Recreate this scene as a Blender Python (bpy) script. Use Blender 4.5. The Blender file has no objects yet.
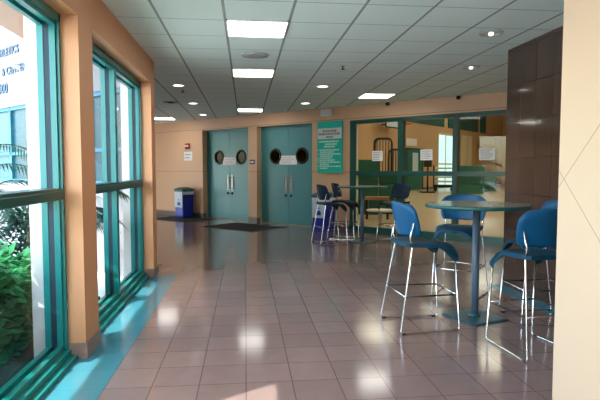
import bpy, bmesh, math, random
from mathutils import Vector, Matrix
random.seed(7)
C = bpy.context.scene.collection
PI = math.pi
R2 = math.sqrt(2)
HC = 2.76            # ceiling height
K = 13.48            # the angled wall is the plane x + y = K
KW = 5.4             # outside face of the angled wing is x + y = KW
XR = 1.669           # face of the near right wall
# ------------------------------------------------------------------ materials
def new_mat(name):
    m = bpy.data.materials.new(name); m.use_nodes = True
    nt = m.node_tree
    return m, nt, nt.nodes['Principled BSDF']

def mat(name, col, rough=0.5, metal=0.0, spec=0.5, noise=0.0, nscale=8.0, bump=0.0, bscale=60.0, coat=0.0):
    m, nt, b = new_mat(name)
    b.inputs['Base Color'].default_value = (*col, 1)
    b.inputs['Roughness'].default_value = rough
    b.inputs['Metallic'].default_value = metal
    b.inputs['Specular IOR Level'].default_value = spec
    b.inputs['Coat Weight'].default_value = coat
    N = nt.nodes; L = nt.links
    if noise or bump:
        tc = N.new('ShaderNodeTexCoord')
    if noise:
        n = N.new('ShaderNodeTexNoise'); n.inputs['Scale'].default_value = nscale; n.inputs['Detail'].default_value = 4
        L.new(tc.outputs['Object'], n.inputs['Vector'])
        mx = N.new('ShaderNodeMix'); mx.data_type = 'RGBA'
        mx.inputs[6].default_value = (*[c * (1 - noise) for c in col], 1)
        mx.inputs[7].default_value = (*[min(1, c * (1 + noise)) for c in col], 1)
        L.new(n.outputs['Fac'], mx.inputs[0]); L.new(mx.outputs[2], b.inputs['Base Color'])
    if bump:
        n2 = N.new('ShaderNodeTexNoise'); n2.inputs['Scale'].default_value = bscale
        L.new(tc.outputs['Object'], n2.inputs['Vector'])
        bp = N.new('ShaderNodeBump'); bp.inputs['Strength'].default_value = bump; bp.inputs['Distance'].default_value = 0.01
        L.new(n2.outputs['Fac'], bp.inputs['Height']); L.new(bp.outputs['Normal'], b.inputs['Normal'])
    return m

def emis(name, col, s):
    m, nt, b = new_mat(name)
    b.inputs['Base Color'].default_value = (*col, 1)
    b.inputs['Emission Color'].default_value = (*col, 1)
    b.inputs['Emission Strength'].default_value = s
    return m

def line_mat(name, col, lcol, lines, rough=0.5, spec=0.5, noise=0.05, nscale=6.0, coat=0.0, bumpd=0.004, cell=None):
    """lines: list of ((ax,ay,az), period, offset, half_width) - joints cut where the coordinate meets the offset"""
    m, nt, b = new_mat(name); N = nt.nodes; L = nt.links
    tc = N.new('ShaderNodeTexCoord')
    fac = None
    for ax, per, off, hw in lines:
        d = N.new('ShaderNodeVectorMath'); d.operation = 'DOT_PRODUCT'
        L.new(tc.outputs['Object'], d.inputs[0]); d.inputs[1].default_value = ax
        s = N.new('ShaderNodeMath'); s.operation = 'SUBTRACT'; L.new(d.outputs['Value'], s.inputs[0]); s.inputs[1].default_value = off
        p = N.new('ShaderNodeMath'); p.operation = 'PINGPONG'; L.new(s.outputs[0], p.inputs[0]); p.inputs[1].default_value = per / 2
        l = N.new('ShaderNodeMath'); l.operation = 'LESS_THAN'; L.new(p.outputs[0], l.inputs[0]); l.inputs[1].default_value = hw
        if fac is None: fac = l
        else:
            x = N.new('ShaderNodeMath'); x.operation = 'MAXIMUM'
            L.new(fac.outputs[0], x.inputs[0]); L.new(l.outputs[0], x.inputs[1]); fac = x
    n = N.new('ShaderNodeTexNoise'); n.inputs['Scale'].default_value = nscale; n.inputs['Detail'].default_value = 5
    L.new(tc.outputs['Object'], n.inputs['Vector'])
    mx = N.new('ShaderNodeMix'); mx.data_type = 'RGBA'
    mx.inputs[6].default_value = (*[c * (1 - noise) for c in col], 1)
    mx.inputs[7].default_value = (*[min(1, c * (1 + noise)) for c in col], 1)
    L.new(n.outputs['Fac'], mx.inputs[0])
    src = mx.outputs[2]
    if cell:                       # slight tone change from one tile to the next
        mp = N.new('ShaderNodeVectorMath'); mp.operation = 'SUBTRACT'; L.new(tc.outputs['Object'], mp.inputs[0]); mp.inputs[1].default_value = cell[0]
        dv = N.new('ShaderNodeVectorMath'); dv.operation = 'DIVIDE'; L.new(mp.outputs[0], dv.inputs[0]); dv.inputs[1].default_value = cell[1]
        fl = N.new('ShaderNodeVectorMath'); fl.operation = 'FLOOR'; L.new(dv.outputs[0], fl.inputs[0])
        wn = N.new('ShaderNodeTexWhiteNoise'); wn.noise_dimensions = '3D'; L.new(fl.outputs[0], wn.inputs['Vector'])
        mr = N.new('ShaderNodeMapRange'); mr.inputs['To Min'].default_value = 1 - cell[2]; mr.inputs['To Max'].default_value = 1 + cell[2]
        L.new(wn.outputs['Value'], mr.inputs['Value'])
        ml = N.new('ShaderNodeVectorMath'); ml.operation = 'SCALE'; L.new(src, ml.inputs[0]); L.new(mr.outputs[0], ml.inputs['Scale'])
        src = ml.outputs[0]
    m2 = N.new('ShaderNodeMix'); m2.data_type = 'RGBA'
    L.new(fac.outputs[0], m2.inputs[0]); L.new(src, m2.inputs[6]); m2.inputs[7].default_value = (*lcol, 1)
    L.new(m2.outputs[2], b.inputs['Base Color'])
    inv = N.new('ShaderNodeMath'); inv.operation = 'SUBTRACT'; inv.inputs[0].default_value = 1; L.new(fac.outputs[0], inv.inputs[1])
    bp = N.new('ShaderNodeBump'); bp.inputs['Strength'].default_value = 0.5; bp.inputs['Distance'].default_value = bumpd
    L.new(inv.outputs[0], bp.inputs['Height']); L.new(bp.outputs['Normal'], b.inputs['Normal'])
    b.inputs['Roughness'].default_value = rough; b.inputs['Specular IOR Level'].default_value = spec
    b.inputs['Coat Weight'].default_value = coat
    return m

def glass(name, tint=(1, 1, 1), refl=1.0):
    m, nt, b = new_mat(name); N = nt.nodes; L = nt.links
    N.remove(b); out = N['Material Output']
    t = N.new('ShaderNodeBsdfTransparent'); t.inputs['Color'].default_value = (*tint, 1)
    g = N.new('ShaderNodeBsdfGlossy'); g.inputs['Roughness'].default_value = 0.0
    f = N.new('ShaderNodeLayerWeight'); f.inputs['Blend'].default_value = 0.5
    pw = N.new('ShaderNodeMath'); pw.operation = 'POWER'; L.new(f.outputs['Facing'], pw.inputs[0]); pw.inputs[1].default_value = 5
    mm = N.new('ShaderNodeMath'); mm.operation = 'MULTIPLY_ADD'; mm.inputs[1].default_value = 0.9 * refl; mm.inputs[2].default_value = 0.04 * refl
    L.new(pw.outputs[0], mm.inputs[0])
    mix = N.new('ShaderNodeMixShader'); L.new(mm.outputs[0], mix.inputs[0]); L.new(t.outputs[0], mix.inputs[1]); L.new(g.outputs[0], mix.inputs[2])
    L.new(mix.outputs[0], out.inputs['Surface'])
    return m

PEACH = (0.74, 0.39, 0.20)
M = {}
M['peach'] = mat('peach_paint', (0.70, 0.335, 0.165), 0.55, noise=0.04, nscale=2, bump=0.05, bscale=120)
M['peach_far'] = line_mat('peach_paint_jointed', (0.68, 0.42, 0.25), (0.40, 0.23, 0.14), [((0, 0, 1), 1.17, 1.31, 0.007)], 0.5, noise=0.04, nscale=2)
M['peach_right'] = line_mat('peach_paint_diamond_joints', (0.62, 0.455, 0.315), (0.40, 0.285, 0.205),
                            [((0, 1, 1), 1.7, 3.881, 0.0045), ((0, 1, -1), 1.7, 1.227, 0.0045)], 0.5, noise=0.03, nscale=2)
M['stucco'] = mat('pale_stucco', (0.66, 0.63, 0.62), 0.8, noise=0.05, bump=0.2)
M['canopy'] = mat('tan_soffit', (0.25, 0.15, 0.10), 0.8, noise=0.05)
M['tile_floor'] = line_mat('quarry_tile', (0.252, 0.170, 0.160), (0.125, 0.086, 0.08),
                           [((1, 0, 0), 0.2985, -0.004, 0.0035), ((0, 1, 0), 0.315, 3.270, 0.0035)],
                           rough=0.125, spec=0.5, noise=0.10, nscale=9, bumpd=0.0012, cell=((-0.004, 3.27, -0.5), (0.2985, 0.315, 1), 0.08))
M['teal_floor'] = line_mat('teal_tile', (0.050, 0.225, 0.30), (0.03, 0.19, 0.26), [((0, 1, 0), 0.315, 3.270, 0.003)], rough=0.14, spec=0.6, noise=0.05)
M['ceiling'] = line_mat('ceiling_tile', (0.79, 0.92, 0.86), (0.34, 0.38, 0.36),
                        [((1, 0, 0), 0.597, -0.775, 0.0125), ((0, 1, 0), 0.586, 4.332, 0.0055)],
                        rough=0.9, spec=0.2, noise=0.03, nscale=30, bumpd=0.004)
M['brown_tile'] = line_mat('brown_wall_tile', (0.066, 0.040, 0.030), (0.04, 0.025, 0.022),
                           [((0, 1, 0), 0.305, 5.80, 0.003), ((0, 0, 1), 0.405, 0.29, 0.004)], rough=0.07, spec=0.5, noise=0.06,
                           bumpd=0.001, cell=((0, 5.8, 0.29), (1, 0.305, 0.405), 0.06))
M['base'] = mat('baseboard_tile', (0.135, 0.105, 0.09), 0.4, noise=0.1)
M['frame'] = mat('teal_green_frame', (0.006, 0.185, 0.178), 0.32, spec=0.6)
M['frame_dark'] = mat('dark_green_frame', (0.012, 0.085, 0.07), 0.35, spec=0.5)
M['gasket'] = mat('gasket_rubber', (0.01, 0.03, 0.05), 0.6)
M['glass'] = glass('window_glass', (0.95, 1, 0.99), 0.3)
M['glass_far'] = glass('partition_glass', (0.92, 0.94, 0.91), 0.4)
M['glass_dark'] = glass('porthole_glass', (0.12, 0.125, 0.06), 0.3)
M['door'] = mat('teal_door_paint', (0.075, 0.30, 0.32), 0.35, noise=0.05, nscale=3)
M['chrome'] = mat('chrome', (0.82, 0.82, 0.84), 0.16, 1.0)
M['steel'] = mat('brushed_steel', (0.55, 0.55, 0.55), 0.35, 1.0)
M['dull_steel'] = mat('dull_steel', (0.30, 0.31, 0.30), 0.4, 0.8)
M['black'] = mat('black_metal', (0.012, 0.012, 0.012), 0.4)
M['brass'] = mat('dark_bronze_ring', (0.03, 0.025, 0.012), 0.35, 0.6)
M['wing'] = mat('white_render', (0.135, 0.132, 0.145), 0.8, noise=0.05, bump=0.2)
M['base_left'] = mat('pinkish_base_tile', (0.27, 0.175, 0.14), 0.35, noise=0.1)
M['white'] = mat('white_paint', (0.8, 0.8, 0.8), 0.5)
M['paper'] = mat('white_paper', (0.90, 0.90, 0.92), 0.8)
M['ink'] = mat('grey_ink', (0.30, 0.30, 0.34), 0.8)
M['ink_red'] = mat('red_ink', (0.55, 0.42, 0.46), 0.8)
M['red'] = mat('red_plastic', (0.5, 0.03, 0.02), 0.4)
M['plaque'] = mat('navy_plaque', (0.03, 0.025, 0.12), 0.4)
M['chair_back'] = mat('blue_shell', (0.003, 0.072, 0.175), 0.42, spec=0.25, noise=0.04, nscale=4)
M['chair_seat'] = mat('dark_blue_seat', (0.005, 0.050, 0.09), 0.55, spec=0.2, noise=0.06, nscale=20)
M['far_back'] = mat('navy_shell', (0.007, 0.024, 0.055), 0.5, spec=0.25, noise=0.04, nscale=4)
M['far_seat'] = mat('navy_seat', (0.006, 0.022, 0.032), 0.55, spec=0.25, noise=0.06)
M['top'] = mat('grey_laminate', (0.33, 0.31, 0.26), 0.16, spec=0.6, noise=0.12, nscale=60)
M['edge'] = mat('green_edge_band', (0.012, 0.11, 0.10), 0.35)
M['pole'] = mat('blue_grey_powder_coat', (0.10, 0.155, 0.215), 0.38, 0.2)
M['plate'] = mat('teal_powder_coat', (0.02, 0.085, 0.105), 0.4)
M['mat'] = mat('black_entrance_mat', (0.018, 0.015, 0.012), 0.9, noise=0.3, nscale=60, bump=0.4, bscale=200)
M['bin'] = mat('blue_bin_plastic', (0.010, 0.028, 0.40), 0.4)
M['bin_lid'] = mat('green_lid_plastic', (0.018, 0.10, 0.07), 0.4)
M['bin_label'] = mat('pale_blue_label', (0.68, 0.76, 0.86), 0.5)
M['sign'] = mat('teal_sign', (0.0, 0.56, 0.43), 0.4)
M['sign_head'] = mat('pale_sign_band', (0.62, 0.72, 0.70), 0.5)
M['sign_text'] = mat('white_sign_letters', (0.55, 0.85, 0.78), 0.5)
M['lamp'] = emis('lit_diffuser', (1.0, 0.97, 0.90), 6.0)
M['lamp_gym'] = emis('lit_gym_lamp', (1.0, 0.92, 0.74), 4.5)
M['lamp_dim'] = emis('lit_downlight', (1.0, 0.93, 0.8), 4.0)
M['grille'] = mat('grey_grille', (0.46, 0.50, 0.48), 0.6)
M['ground'] = mat('pale_paving', (0.74, 0.73, 0.70), 0.9, noise=0.08, nscale=3)
M['soil'] = mat('dark_soil', (0.05, 0.035, 0.025), 0.95, noise=0.3, nscale=20, bump=0.5, bscale=30)
M['leaf'] = mat('hedge_leaf', (0.045, 0.27, 0.13), 0.35, noise=0.55, nscale=9)
M['palm'] = mat('palm_leaf', (0.018, 0.06, 0.052), 0.7, spec=0.15, noise=0.3, nscale=9)
def translucent(m, col, f=0.45):
    nt = m.node_tree; N = nt.nodes; L = nt.links; b = N['Principled BSDF']; out = N['Material Output']
    t = N.new('ShaderNodeBsdfTranslucent'); t.inputs['Color'].default_value = (*col, 1)
    mx = N.new('ShaderNodeMixShader'); mx.inputs[0].default_value = f
    L.new(b.outputs[0], mx.inputs[1]); L.new(t.outputs[0], mx.inputs[2]); L.new(mx.outputs[0], out.inputs['Surface'])
translucent(M['leaf'], (0.08, 0.42, 0.16)); translucent(M['palm'], (0.02, 0.075, 0.06))
M['stem'] = mat('palm_stem', (0.12, 0.13, 0.06), 0.7, noise=0.3)
M['blue_glaze'] = mat('blue_tinted_glazing', (0.018, 0.075, 0.105), 0.25, spec=0.12)
M['blue_glaze2'] = mat('deep_tinted_glazing', (0.009, 0.038, 0.055), 0.25, spec=0.12)
M['wing_frame'] = mat('blue_green_mullion', (0.02, 0.10, 0.15), 0.5, spec=0.2)
M['letters'] = mat('blue_letters', (0.012, 0.035, 0.075), 0.5)
M['gym_wall'] = mat('gym_tan_paint', (0.58, 0.385, 0.215), 0.7, noise=0.04)
M['gym_wall2'] = mat('gym_tan_panel', (0.50, 0.33, 0.18), 0.7, noise=0.05)
M['gym_floor'] = line_mat('gym_wood_floor', (0.62, 0.51, 0.34), (0.42, 0.34, 0.2), [((1, 1, 0), 0.25, 0, 0.004)], rough=0.25, spec=0.4, noise=0.06, nscale=3)
M['gym_green'] = mat('green_vinyl', (0.015, 0.115, 0.085), 0.45, noise=0.12, nscale=2)
M['gym_green2'] = mat('teal_green_vinyl', (0.02, 0.17, 0.125), 0.45, noise=0.12, nscale=2)
M['gym_panel'] = mat('dark_green_panel', (0.018, 0.10, 0.095), 0.8, noise=0.05)
M['gym_white'] = mat('gym_ceiling_white', (0.75, 0.72, 0.64), 0.8)
M['wood'] = mat('tan_wood', (0.45, 0.26, 0.11), 0.5, noise=0.15, nscale=5)
M['cream'] = mat('cream_paint', (0.72, 0.64, 0.44), 0.6)
M['daylight'] = emis('bright_daylit_pane', (0.50, 0.78, 0.80), 0.75)
M['orange'] = mat('orange_rim', (0.6, 0.13, 0.03), 0.5)
M['board'] = mat('backboard_white', (0.6, 0.75, 0.85), 0.3)

# ------------------------------------------------------------------ mesh building
ident = Matrix.Identity(4)
# frame of the angled wall: local x runs along it (s), local y is depth beyond it, local z is up
WALL = Matrix(((1 / R2, 1 / R2, 0, K / 2), (-1 / R2, 1 / R2, 0, K / 2), (0, 0, 1, 0), (0, 0, 0, 1)))
# outside face of the wing, same directions (its face looks towards -y local)
WING = Matrix(((1 / R2, 1 / R2, 0, KW / 2), (-1 / R2, 1 / R2, 0, KW / 2), (0, 0, 1, 0), (0, 0, 0, 1)))

class MB:
    def __init__(self, X=ident):
        self.bm = bmesh.new(); self.X = X
    def v(self, p): return self.bm.verts.new(self.X @ Vector(p))
    def f(self, vs):
        try: return self.bm.faces.new(vs)
        except ValueError: return None
    def box(self, x0, x1, y0, y1, z0, z1, bevel=0.0):
        b = bmesh.new()
        vs = [b.verts.new((x, y, z)) for x in (x0, x1) for y in (y0, y1) for z in (z0, z1)]
        for q in ((0, 1, 3, 2), (4, 6, 7, 5), (0, 4, 5, 1), (2, 3, 7, 6), (0, 2, 6, 4), (1, 5, 7, 3)):
            b.faces.new([vs[i] for i in q])
        if bevel: bmesh.ops.bevel(b, geom=b.edges[:], offset=bevel, segments=2, affect='EDGES', profile=0.5)
        self.merge(b)
        return self
    def merge(self, b, X=ident):
        mp = {v: self.v(X @ v.co) for v in b.verts}
        for f in b.faces:
            nf = self.f([mp[v] for v in f.verts])
            if nf: nf.smooth = f.smooth
        b.free()
    def prism(self, pts, z0, z1):
        lo = [self.v((x, y, z0)) for x, y in pts]; hi = [self.v((x, y, z1)) for x, y in pts]
        n = len(pts)
        self.f(lo[::-1]); self.f(hi)
        for i in range(n): self.f([lo[i], lo[(i + 1) % n], hi[(i + 1) % n], hi[i]])
        return self
    def lathe(self, prof, n=32, at=(0, 0, 0), rot=ident, smooth=True):
        rings = []
        for r, z in prof:
            if r < 1e-6: rings.append([self.v(Vector(at) + (rot @ Vector((0, 0, z))))])
            else: rings.append([self.v(Vector(at) + (rot @ Vector((r * math.cos(2 * PI * k / n), r * math.sin(2 * PI * k / n), z)))) for k in range(n)])
        for a, b in zip(rings, rings[1:]):
            for k in range(n):
                q = (k + 1) % n
                if len(a) == 1 and len(b) == 1: continue
                if len(a) == 1: fc = self.f([a[0], b[q], b[k]])
                elif len(b) == 1: fc = self.f([a[k], a[q], b[0]])
                else: fc = self.f([a[k], a[q], b[q], b[k]])
                if fc: fc.smooth = smooth
        return self
    def tube(self, pts, r, n=8, fillet=0.0, cap=True):
        P = [Vector(p) for p in pts]
        if fillet: P = round_path(P, fillet)
        t0 = (P[1] - P[0]).normalized()
        u = t0.orthogonal().normalized(); rings = []
        for i, p in enumerate(P):
            a = P[max(i - 1, 0)]; b = P[min(i + 1, len(P) - 1)]
            t = (b - a).normalized()
            u = (u - t * u.dot(t)).normalized(); w = t.cross(u)
            rr = r if not callable(r) else r(i / (len(P) - 1))
            rings.append([self.v(p + (u * math.cos(2 * PI * k / n) + w * math.sin(2 * PI * k / n)) * rr) for k in range(n)])
        for a, b in zip(rings, rings[1:]):
            for k in range(n):
                fc = self.f([a[k], a[(k + 1) % n], b[(k + 1) % n], b[k]])
                if fc: fc.smooth = True
        if cap: self.f(rings[0][::-1]); self.f(rings[-1])
        return self
    def build(self, name, m, parent=None, bevel=0.0):
        bmesh.ops.recalc_face_normals(self.bm, faces=self.bm.faces[:])
        me = bpy.data.meshes.new(name); self.bm.to_mesh(me); self.bm.free()
        for mm in (m if isinstance(m, (list, tuple)) else [m]): me.materials.append(M[mm] if isinstance(mm, str) else mm)
        o = bpy.data.objects.new(name, me); C.objects.link(o)
        if parent is not None: o.parent = parent
        if bevel:
            md = o.modifiers.new('bevel', 'BEVEL'); md.width = bevel; md.segments = 2; md.limit_method = 'ANGLE'
        return o

def round_path(P, r, seg=5):
    out = [P[0]]
    for a, b, c in zip(P, P[1:], P[2:]):
        d1 = (a - b); d2 = (c - b); k = min(r, d1.length * .45, d2.length * .45)
        p, q = b + d1.normalized() * k, b + d2.normalized() * k
        for i in range(seg + 1):
            t = i / seg; out.append(p * (1 - t) ** 2 + b * 2 * t * (1 - t) + q * t * t)
    out.append(P[-1]); return out

def tag(o, label=None, cat=None, group=None, kind=None):
    if label: o['label'] = label
    if cat: o['category'] = cat
    if group: o['group'] = group
    if kind: o['kind'] = kind
    return o
def struct(o, label, cat): return tag(o, label, cat, kind='structure')
def empty(name, loc=(0, 0, 0), rz=0.0):
    o = bpy.data.objects.new(name, None); C.objects.link(o); o.location = loc; o.rotation_euler = (0, 0, rz)
    o.empty_display_size = 0.1
    return o
def copy_tree(o, parent=None):
    c = o.copy(); C.objects.link(c)
    if parent is not None: c.parent = parent
    for ch in [x for x in bpy.data.objects if x.parent == o]: copy_tree(ch, c)
    return c
def text_mesh(s, size, X, depth, name, m, parent=None, align='LEFT'):
    cu = bpy.data.curves.new(name, 'FONT'); cu.body = s; cu.size = size; cu.extrude = depth; cu.align_x = align; cu.space_character = 1.1; cu.offset = size * 0.016
    to = bpy.data.objects.new(name + '_tmp', cu); C.objects.link(to)
    dg = bpy.context.evaluated_depsgraph_get(); ev = to.evaluated_get(dg)
    me = bpy.data.meshes.new_from_object(ev)
    bpy.data.objects.remove(to); bpy.data.curves.remove(cu)
    me.transform(X); me.materials.clear(); me.materials.append(M[m])
    o = bpy.data.objects.new(name, me); C.objects.link(o)
    if parent is not None: o.parent = parent
    return o

def W(s, d, z=0.0): return WALL @ Vector((s, d, z))

# ------------------------------------------------------------------ the setting
inner = [(-1.45, -2.6), (6.1, -2.6), (6.1, K - 6.1 + 0.1), (-6.2, K + 6.2 + 0.1), (-6.2 - 3.9, K + 6.2 - 3.7), (-1.45, 6.98)]
struct(MB().prism(inner, -0.06, 0.0).build('floor', 'tile_floor'), 'glossy pinkish brown tiled floor of the hallway', 'floor')
inner_c = [(-1.25, -2.6), (6.1, -2.6), (6.1, K - 6.1 + 0.1), (-6.2, K + 6.2 + 0.1), (-6.2 - 3.9, K + 6.2 - 3.7), (-1.25, 6.85)]
struct(MB().prism(inner_c, HC, HC + 0.25).build('ceiling', 'ceiling'), 'pale grey grid of suspended ceiling tiles', 'ceiling')
struct(MB().box(-1.44, -0.892, -2.6, 6.78, 0.0, 0.003).build('trim_1', 'teal_floor'), 'teal tiled floor stripe along the windows', 'floor stripe')
struct(MB().box(2.86, 3.05, 3.2, 5.8, 0.0, 0.003).build('trim_2', 'teal_floor'), 'teal tiled floor stripe along the brown tiled wall', 'floor stripe')

# left wall: piers, header and the outer stucco skin
XI, XO = -1.165, -1.53
piers = [(-4.3, -4.0), (-1.45, -1.15), (1.19, 1.36), (3.833, 4.17), (6.64, 6.9)]
piers = [(-2.6, -1.45), (1.01, 1.35), (3.833, 4.17), (6.64, 6.9)]
b = MB()
for y0, y1 in piers: b.box(-1.36, XI, y0, y1, 0, 2.46)
b.box(-1.36, XI, -2.6, 6.9, 2.46, HC + 0.02)
struct(b.build('wall_left', 'peach'), 'peach left wall of piers and header around the windows', 'wall')
b = MB()
for y0, y1 in piers: b.box(XO, -1.36, y0, y1, -0.08, 2.46)
b.box(XO, -1.36, -2.6, 6.9, 2.46, 3.4)
struct(b.build('wall_outside', 'stucco'), 'pale stucco outside skin of the window wall', 'wall')
b = MB()
for y0, y1 in piers: b.box(-1.30, XI + 0.012, y0 - 0.012, y1 + 0.012, 0.003, 0.115)
struct(b.build('baseboard_left', 'base_left'), 'grey brown tile base around the left piers', 'baseboard')

# windows
def window(n, y0, y1, label):
    fr = MB()
    x0, x1 = -1.435, -1.285
    fr.box(x0, x1, y0, y0 + .035, 0, 2.46); fr.box(x0, x1, y1 - .035, y1, 0, 2.46)
    fr.box(x0, x1, y0, y1, 2.40, 2.46); fr.box(x0, x1 + .02, y0, y1, 0.0, 0.075)
    fr.box(x0 + .01, x1 + .065, y0, y1, 0.0, 0.035)
    for ya, yb in ((y0 + .035, y0 + .055), (y1 - .055, y1 - .035)):            # stepped glazing stops
        fr.box(-1.425, -1.385, ya, yb, .07, 2.41); fr.box(-1.345, -1.305, ya, yb, .07, 2.41)
    fr.box(-1.42, -1.385, y0, y1, 2.37, 2.41); fr.box(-1.345, -1.305, y0, y1, 2.375, 2.41)
    fr.box(-1.42, -1.385, y0, y1, .07, .11); fr.box(-1.345, -1.305, y0, y1, .07, .11)
    root = fr.build('window_%d' % n, 'frame'); struct(root, label, 'window')
    ym = (y0 + y1) / 2
    mu = MB(); mu.box(-1.43, -1.385, ym - .04, ym + .04, .07, 2.41); mu.box(-1.345, -1.295, ym - .04, ym + .04, .07, 2.41)
    mu.box(-1.40, -1.33, ym - .028, ym + .028, .07, 2.41)
    mu.build('mullion', 'frame', root)
    tr = MB(); tr.box(-1.445, -1.275, y0 + .035, y1 - .035, 1.165, 1.225, .006); tr.box(-1.43, -1.29, y0 + .035, y1 - .035, 1.225, 1.245)
    tr.build('transom', 'frame_dark', root)
    gk = MB()
    for ya, yb in ((y0 + .035, y0 + .05), (ym - .034, ym + .034), (y1 - .05, y1 - .035)): gk.box(-1.384, -1.346, ya, yb, .075, 2.40)
    gk.build('gasket', 'gasket', root)
    for ya, yb in ((y0 + .05, ym - .034), (ym + .034, y1 - .05)):
        for za, zb in ((.08, 1.165), (1.245, 2.40)):
            MB().box(-1.368, -1.362, ya, yb, za, zb).build('pane', 'glass', root)
window(1, 1.35, 3.833, 'near tall teal framed window looking onto the hedge')
window(2, 4.17, 6.64, 'farther teal framed window with a central mullion')
window(3, -1.45, 1.01, 'teal framed window beside the viewer')

# wall behind the viewer with a glazed door
b = MB(); b.box(-1.45, -.3, -2.7, -2.5, 0, HC + .02); b.box(.7, 1.8, -2.7, -2.5, 0, HC + .02); b.box(-.3, .7, -2.7, -2.5, 2.2, HC + .02)
struct(b.build('wall_entrance', 'peach'), 'peach wall around the door behind the viewer', 'wall')
fr = MB(); fr.box(-.3, -.23, -2.66, -2.56, 0, 2.2); fr.box(.63, .7, -2.66, -2.56, 0, 2.2)
fr.box(-.23, .63, -2.66, -2.56, 2.13, 2.2); fr.box(-.23, .63, -2.66, -2.56, 0, .12); fr.box(-.23, .63, -2.66, -2.56, 1.0, 1.08)
root = struct(fr.build('door_5', 'frame'), 'glazed teal framed door behind the viewer', 'door')
MB().box(-.23, .63, -2.615, -2.609, .12, 1.0).build('pane', 'glass', root)
MB().box(-.23, .63, -2.615, -2.609, 1.08, 2.13).build('pane', 'glass', root)

# right side: near wall with diamond joints, alcove, brown tiled wall
b = MB(); b.box(XR, 1.95, -2.6, 2.6, 0, HC + .02)
struct(b.build('wall_right', 'peach_right'), 'bright peach wall with diamond joints at the right edge', 'wall')
struct(MB().box(XR - .012, XR, -2.6, 2.6, 0.0, .115).build('baseboard_right', 'base'), 'tile base of the near right wall', 'baseboard')
b = MB(); b.box(1.95, 3.05, 2.2, 2.4, 0, HC + .02); b.box(3.05, 3.3, 2.2, 2.6, 0, HC + .02)
struct(b.build('wall_alcove', 'peach'), 'peach end wall of the seating alcove', 'wall')
b = MB(); b.box(3.05, 6.1, 2.6, 5.8, 0, HC + .02)
struct(b.build('wall_brown', 'brown_tile'), 'glossy brown tiled wall block behind the bar tables', 'wall')
b = MB(); b.box(6.0, 6.15, 5.8, 7.5, 0, HC + .02)
struct(b.build('wall_end', 'peach'), 'peach wall hidden past the brown tiled block', 'wall')

# wing: its outside wall and the unseen far left end, where a window is added for light
wing = MB(WING)
wing.box(-14, -5.87, 0.0, 0.25, -.08, 1.15); wing.box(-14, -5.87, 0, .25, 2.45, 5.2)
wing.box(-6.12, -5.87, 0, .25, 1.15, 2.45)
wing.box(-14, -5.9, .12, .25, 1.15, 2.45)
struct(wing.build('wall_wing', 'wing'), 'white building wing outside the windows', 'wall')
b = MB(WALL); b.box(-15.2, -15.0, -6.0, 0.0, 2.5, HC + .02); b.box(-15.2, -15.0, -6.0, -5.3, 0, 2.5); b.box(-15.2, -15.0, -2.3, 0, 0, 2.5)
struct(b.build('wall_corridor_end', 'peach'), 'peach wall around the added window at the end of the side corridor', 'wall')
fr = MB(WALL)
for t0 in (-5.3, -4.3, -3.3, -2.37): fr.box(-15.15, -15.05, t0, t0 + .07, 0, 2.5)
fr.box(-15.15, -15.05, -5.3, -2.3, 0, .08); fr.box(-15.15, -15.05, -5.3, -2.3, 2.43, 2.5); fr.box(-15.15, -15.05, -5.3, -2.3, 1.15, 1.22)
root = struct(fr.build('window_8', 'frame'), 'added unseen window at the side corridor end, lighting the far ceiling', 'window')  # added out of view to let ground-bounced daylight onto the far ceiling
struct(MB(WALL).box(-18.2, -15.2, -6.2, -1.2, 2.55, 2.75).build('sky_blocker', 'canopy'), 'added unseen tan slab that keeps sky light off the side corridor end', 'canopy')  # unseen overhang, added to block the sky and leave only ground bounce
for za, zb in ((.08, 1.15), (1.22, 2.43)): MB(WALL).box(-15.103, -15.097, -5.25, -2.35, za, zb).build('pane', 'glass', root)
gz = MB(WING)
n = 9
for i in range(n):
    s0 = -14 + i * (7.88 / n)
    gz.box(s0, s0 + .06, 0.02, .11, 1.15, 2.45)
gz.box(-14, -6.12, .02, .11, 1.15, 1.21); gz.box(-14, -6.12, .02, .11, 2.39, 2.45); gz.box(-14, -6.12, .02, .11, 1.62, 1.67)
root = struct(gz.build('window_5', 'wing_frame'), 'blue glazed strip window of the wing outside', 'window')
for i in range(n):
    s0 = -14 + i * (7.88 / n)
    MB(WING).box(s0 + .06, s0 + 7.88 / n, .06, .07, 1.2, 2.4).build('pane', 'blue_glaze2' if i % 3 == 2 else 'blue_glaze', root)
# lettering on the wing (each row its own sign)
def wing_text(s, size, sx, z, label):
    X = WING @ Matrix.Translation((sx, -0.012, z)) @ Matrix.Rotation(PI / 2, 4, 'X')
    o = text_mesh(s, size, X, 0.006, 'wall_lettering', 'letters', align='RIGHT')
    return tag(o, label, 'sign', 'blue lettering on the white wing')
def wing_s(x): return (x - (KW - x)) / R2
wing_text('ATHLETICS', .185, wing_s(-3.72), 3.325, 'upper row of blue letters on the white wing outside')
o = wing_text('CENTER', .185, wing_s(-3.56), 3.0, 'row of blue letters reading CENTER on the white wing')
X = WING @ Matrix.Translation((wing_s(-3.56) - .80, -0.012, 3.0)) @ Matrix.Rotation(PI / 2, 4, 'X')
text_mesh('&', .185, X, 0.006, 'ampersand', 'letters', o, align='RIGHT')
wing_text('500', .235, wing_s(-4.06), 2.70, 'blue building number on the white wing outside')

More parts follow.
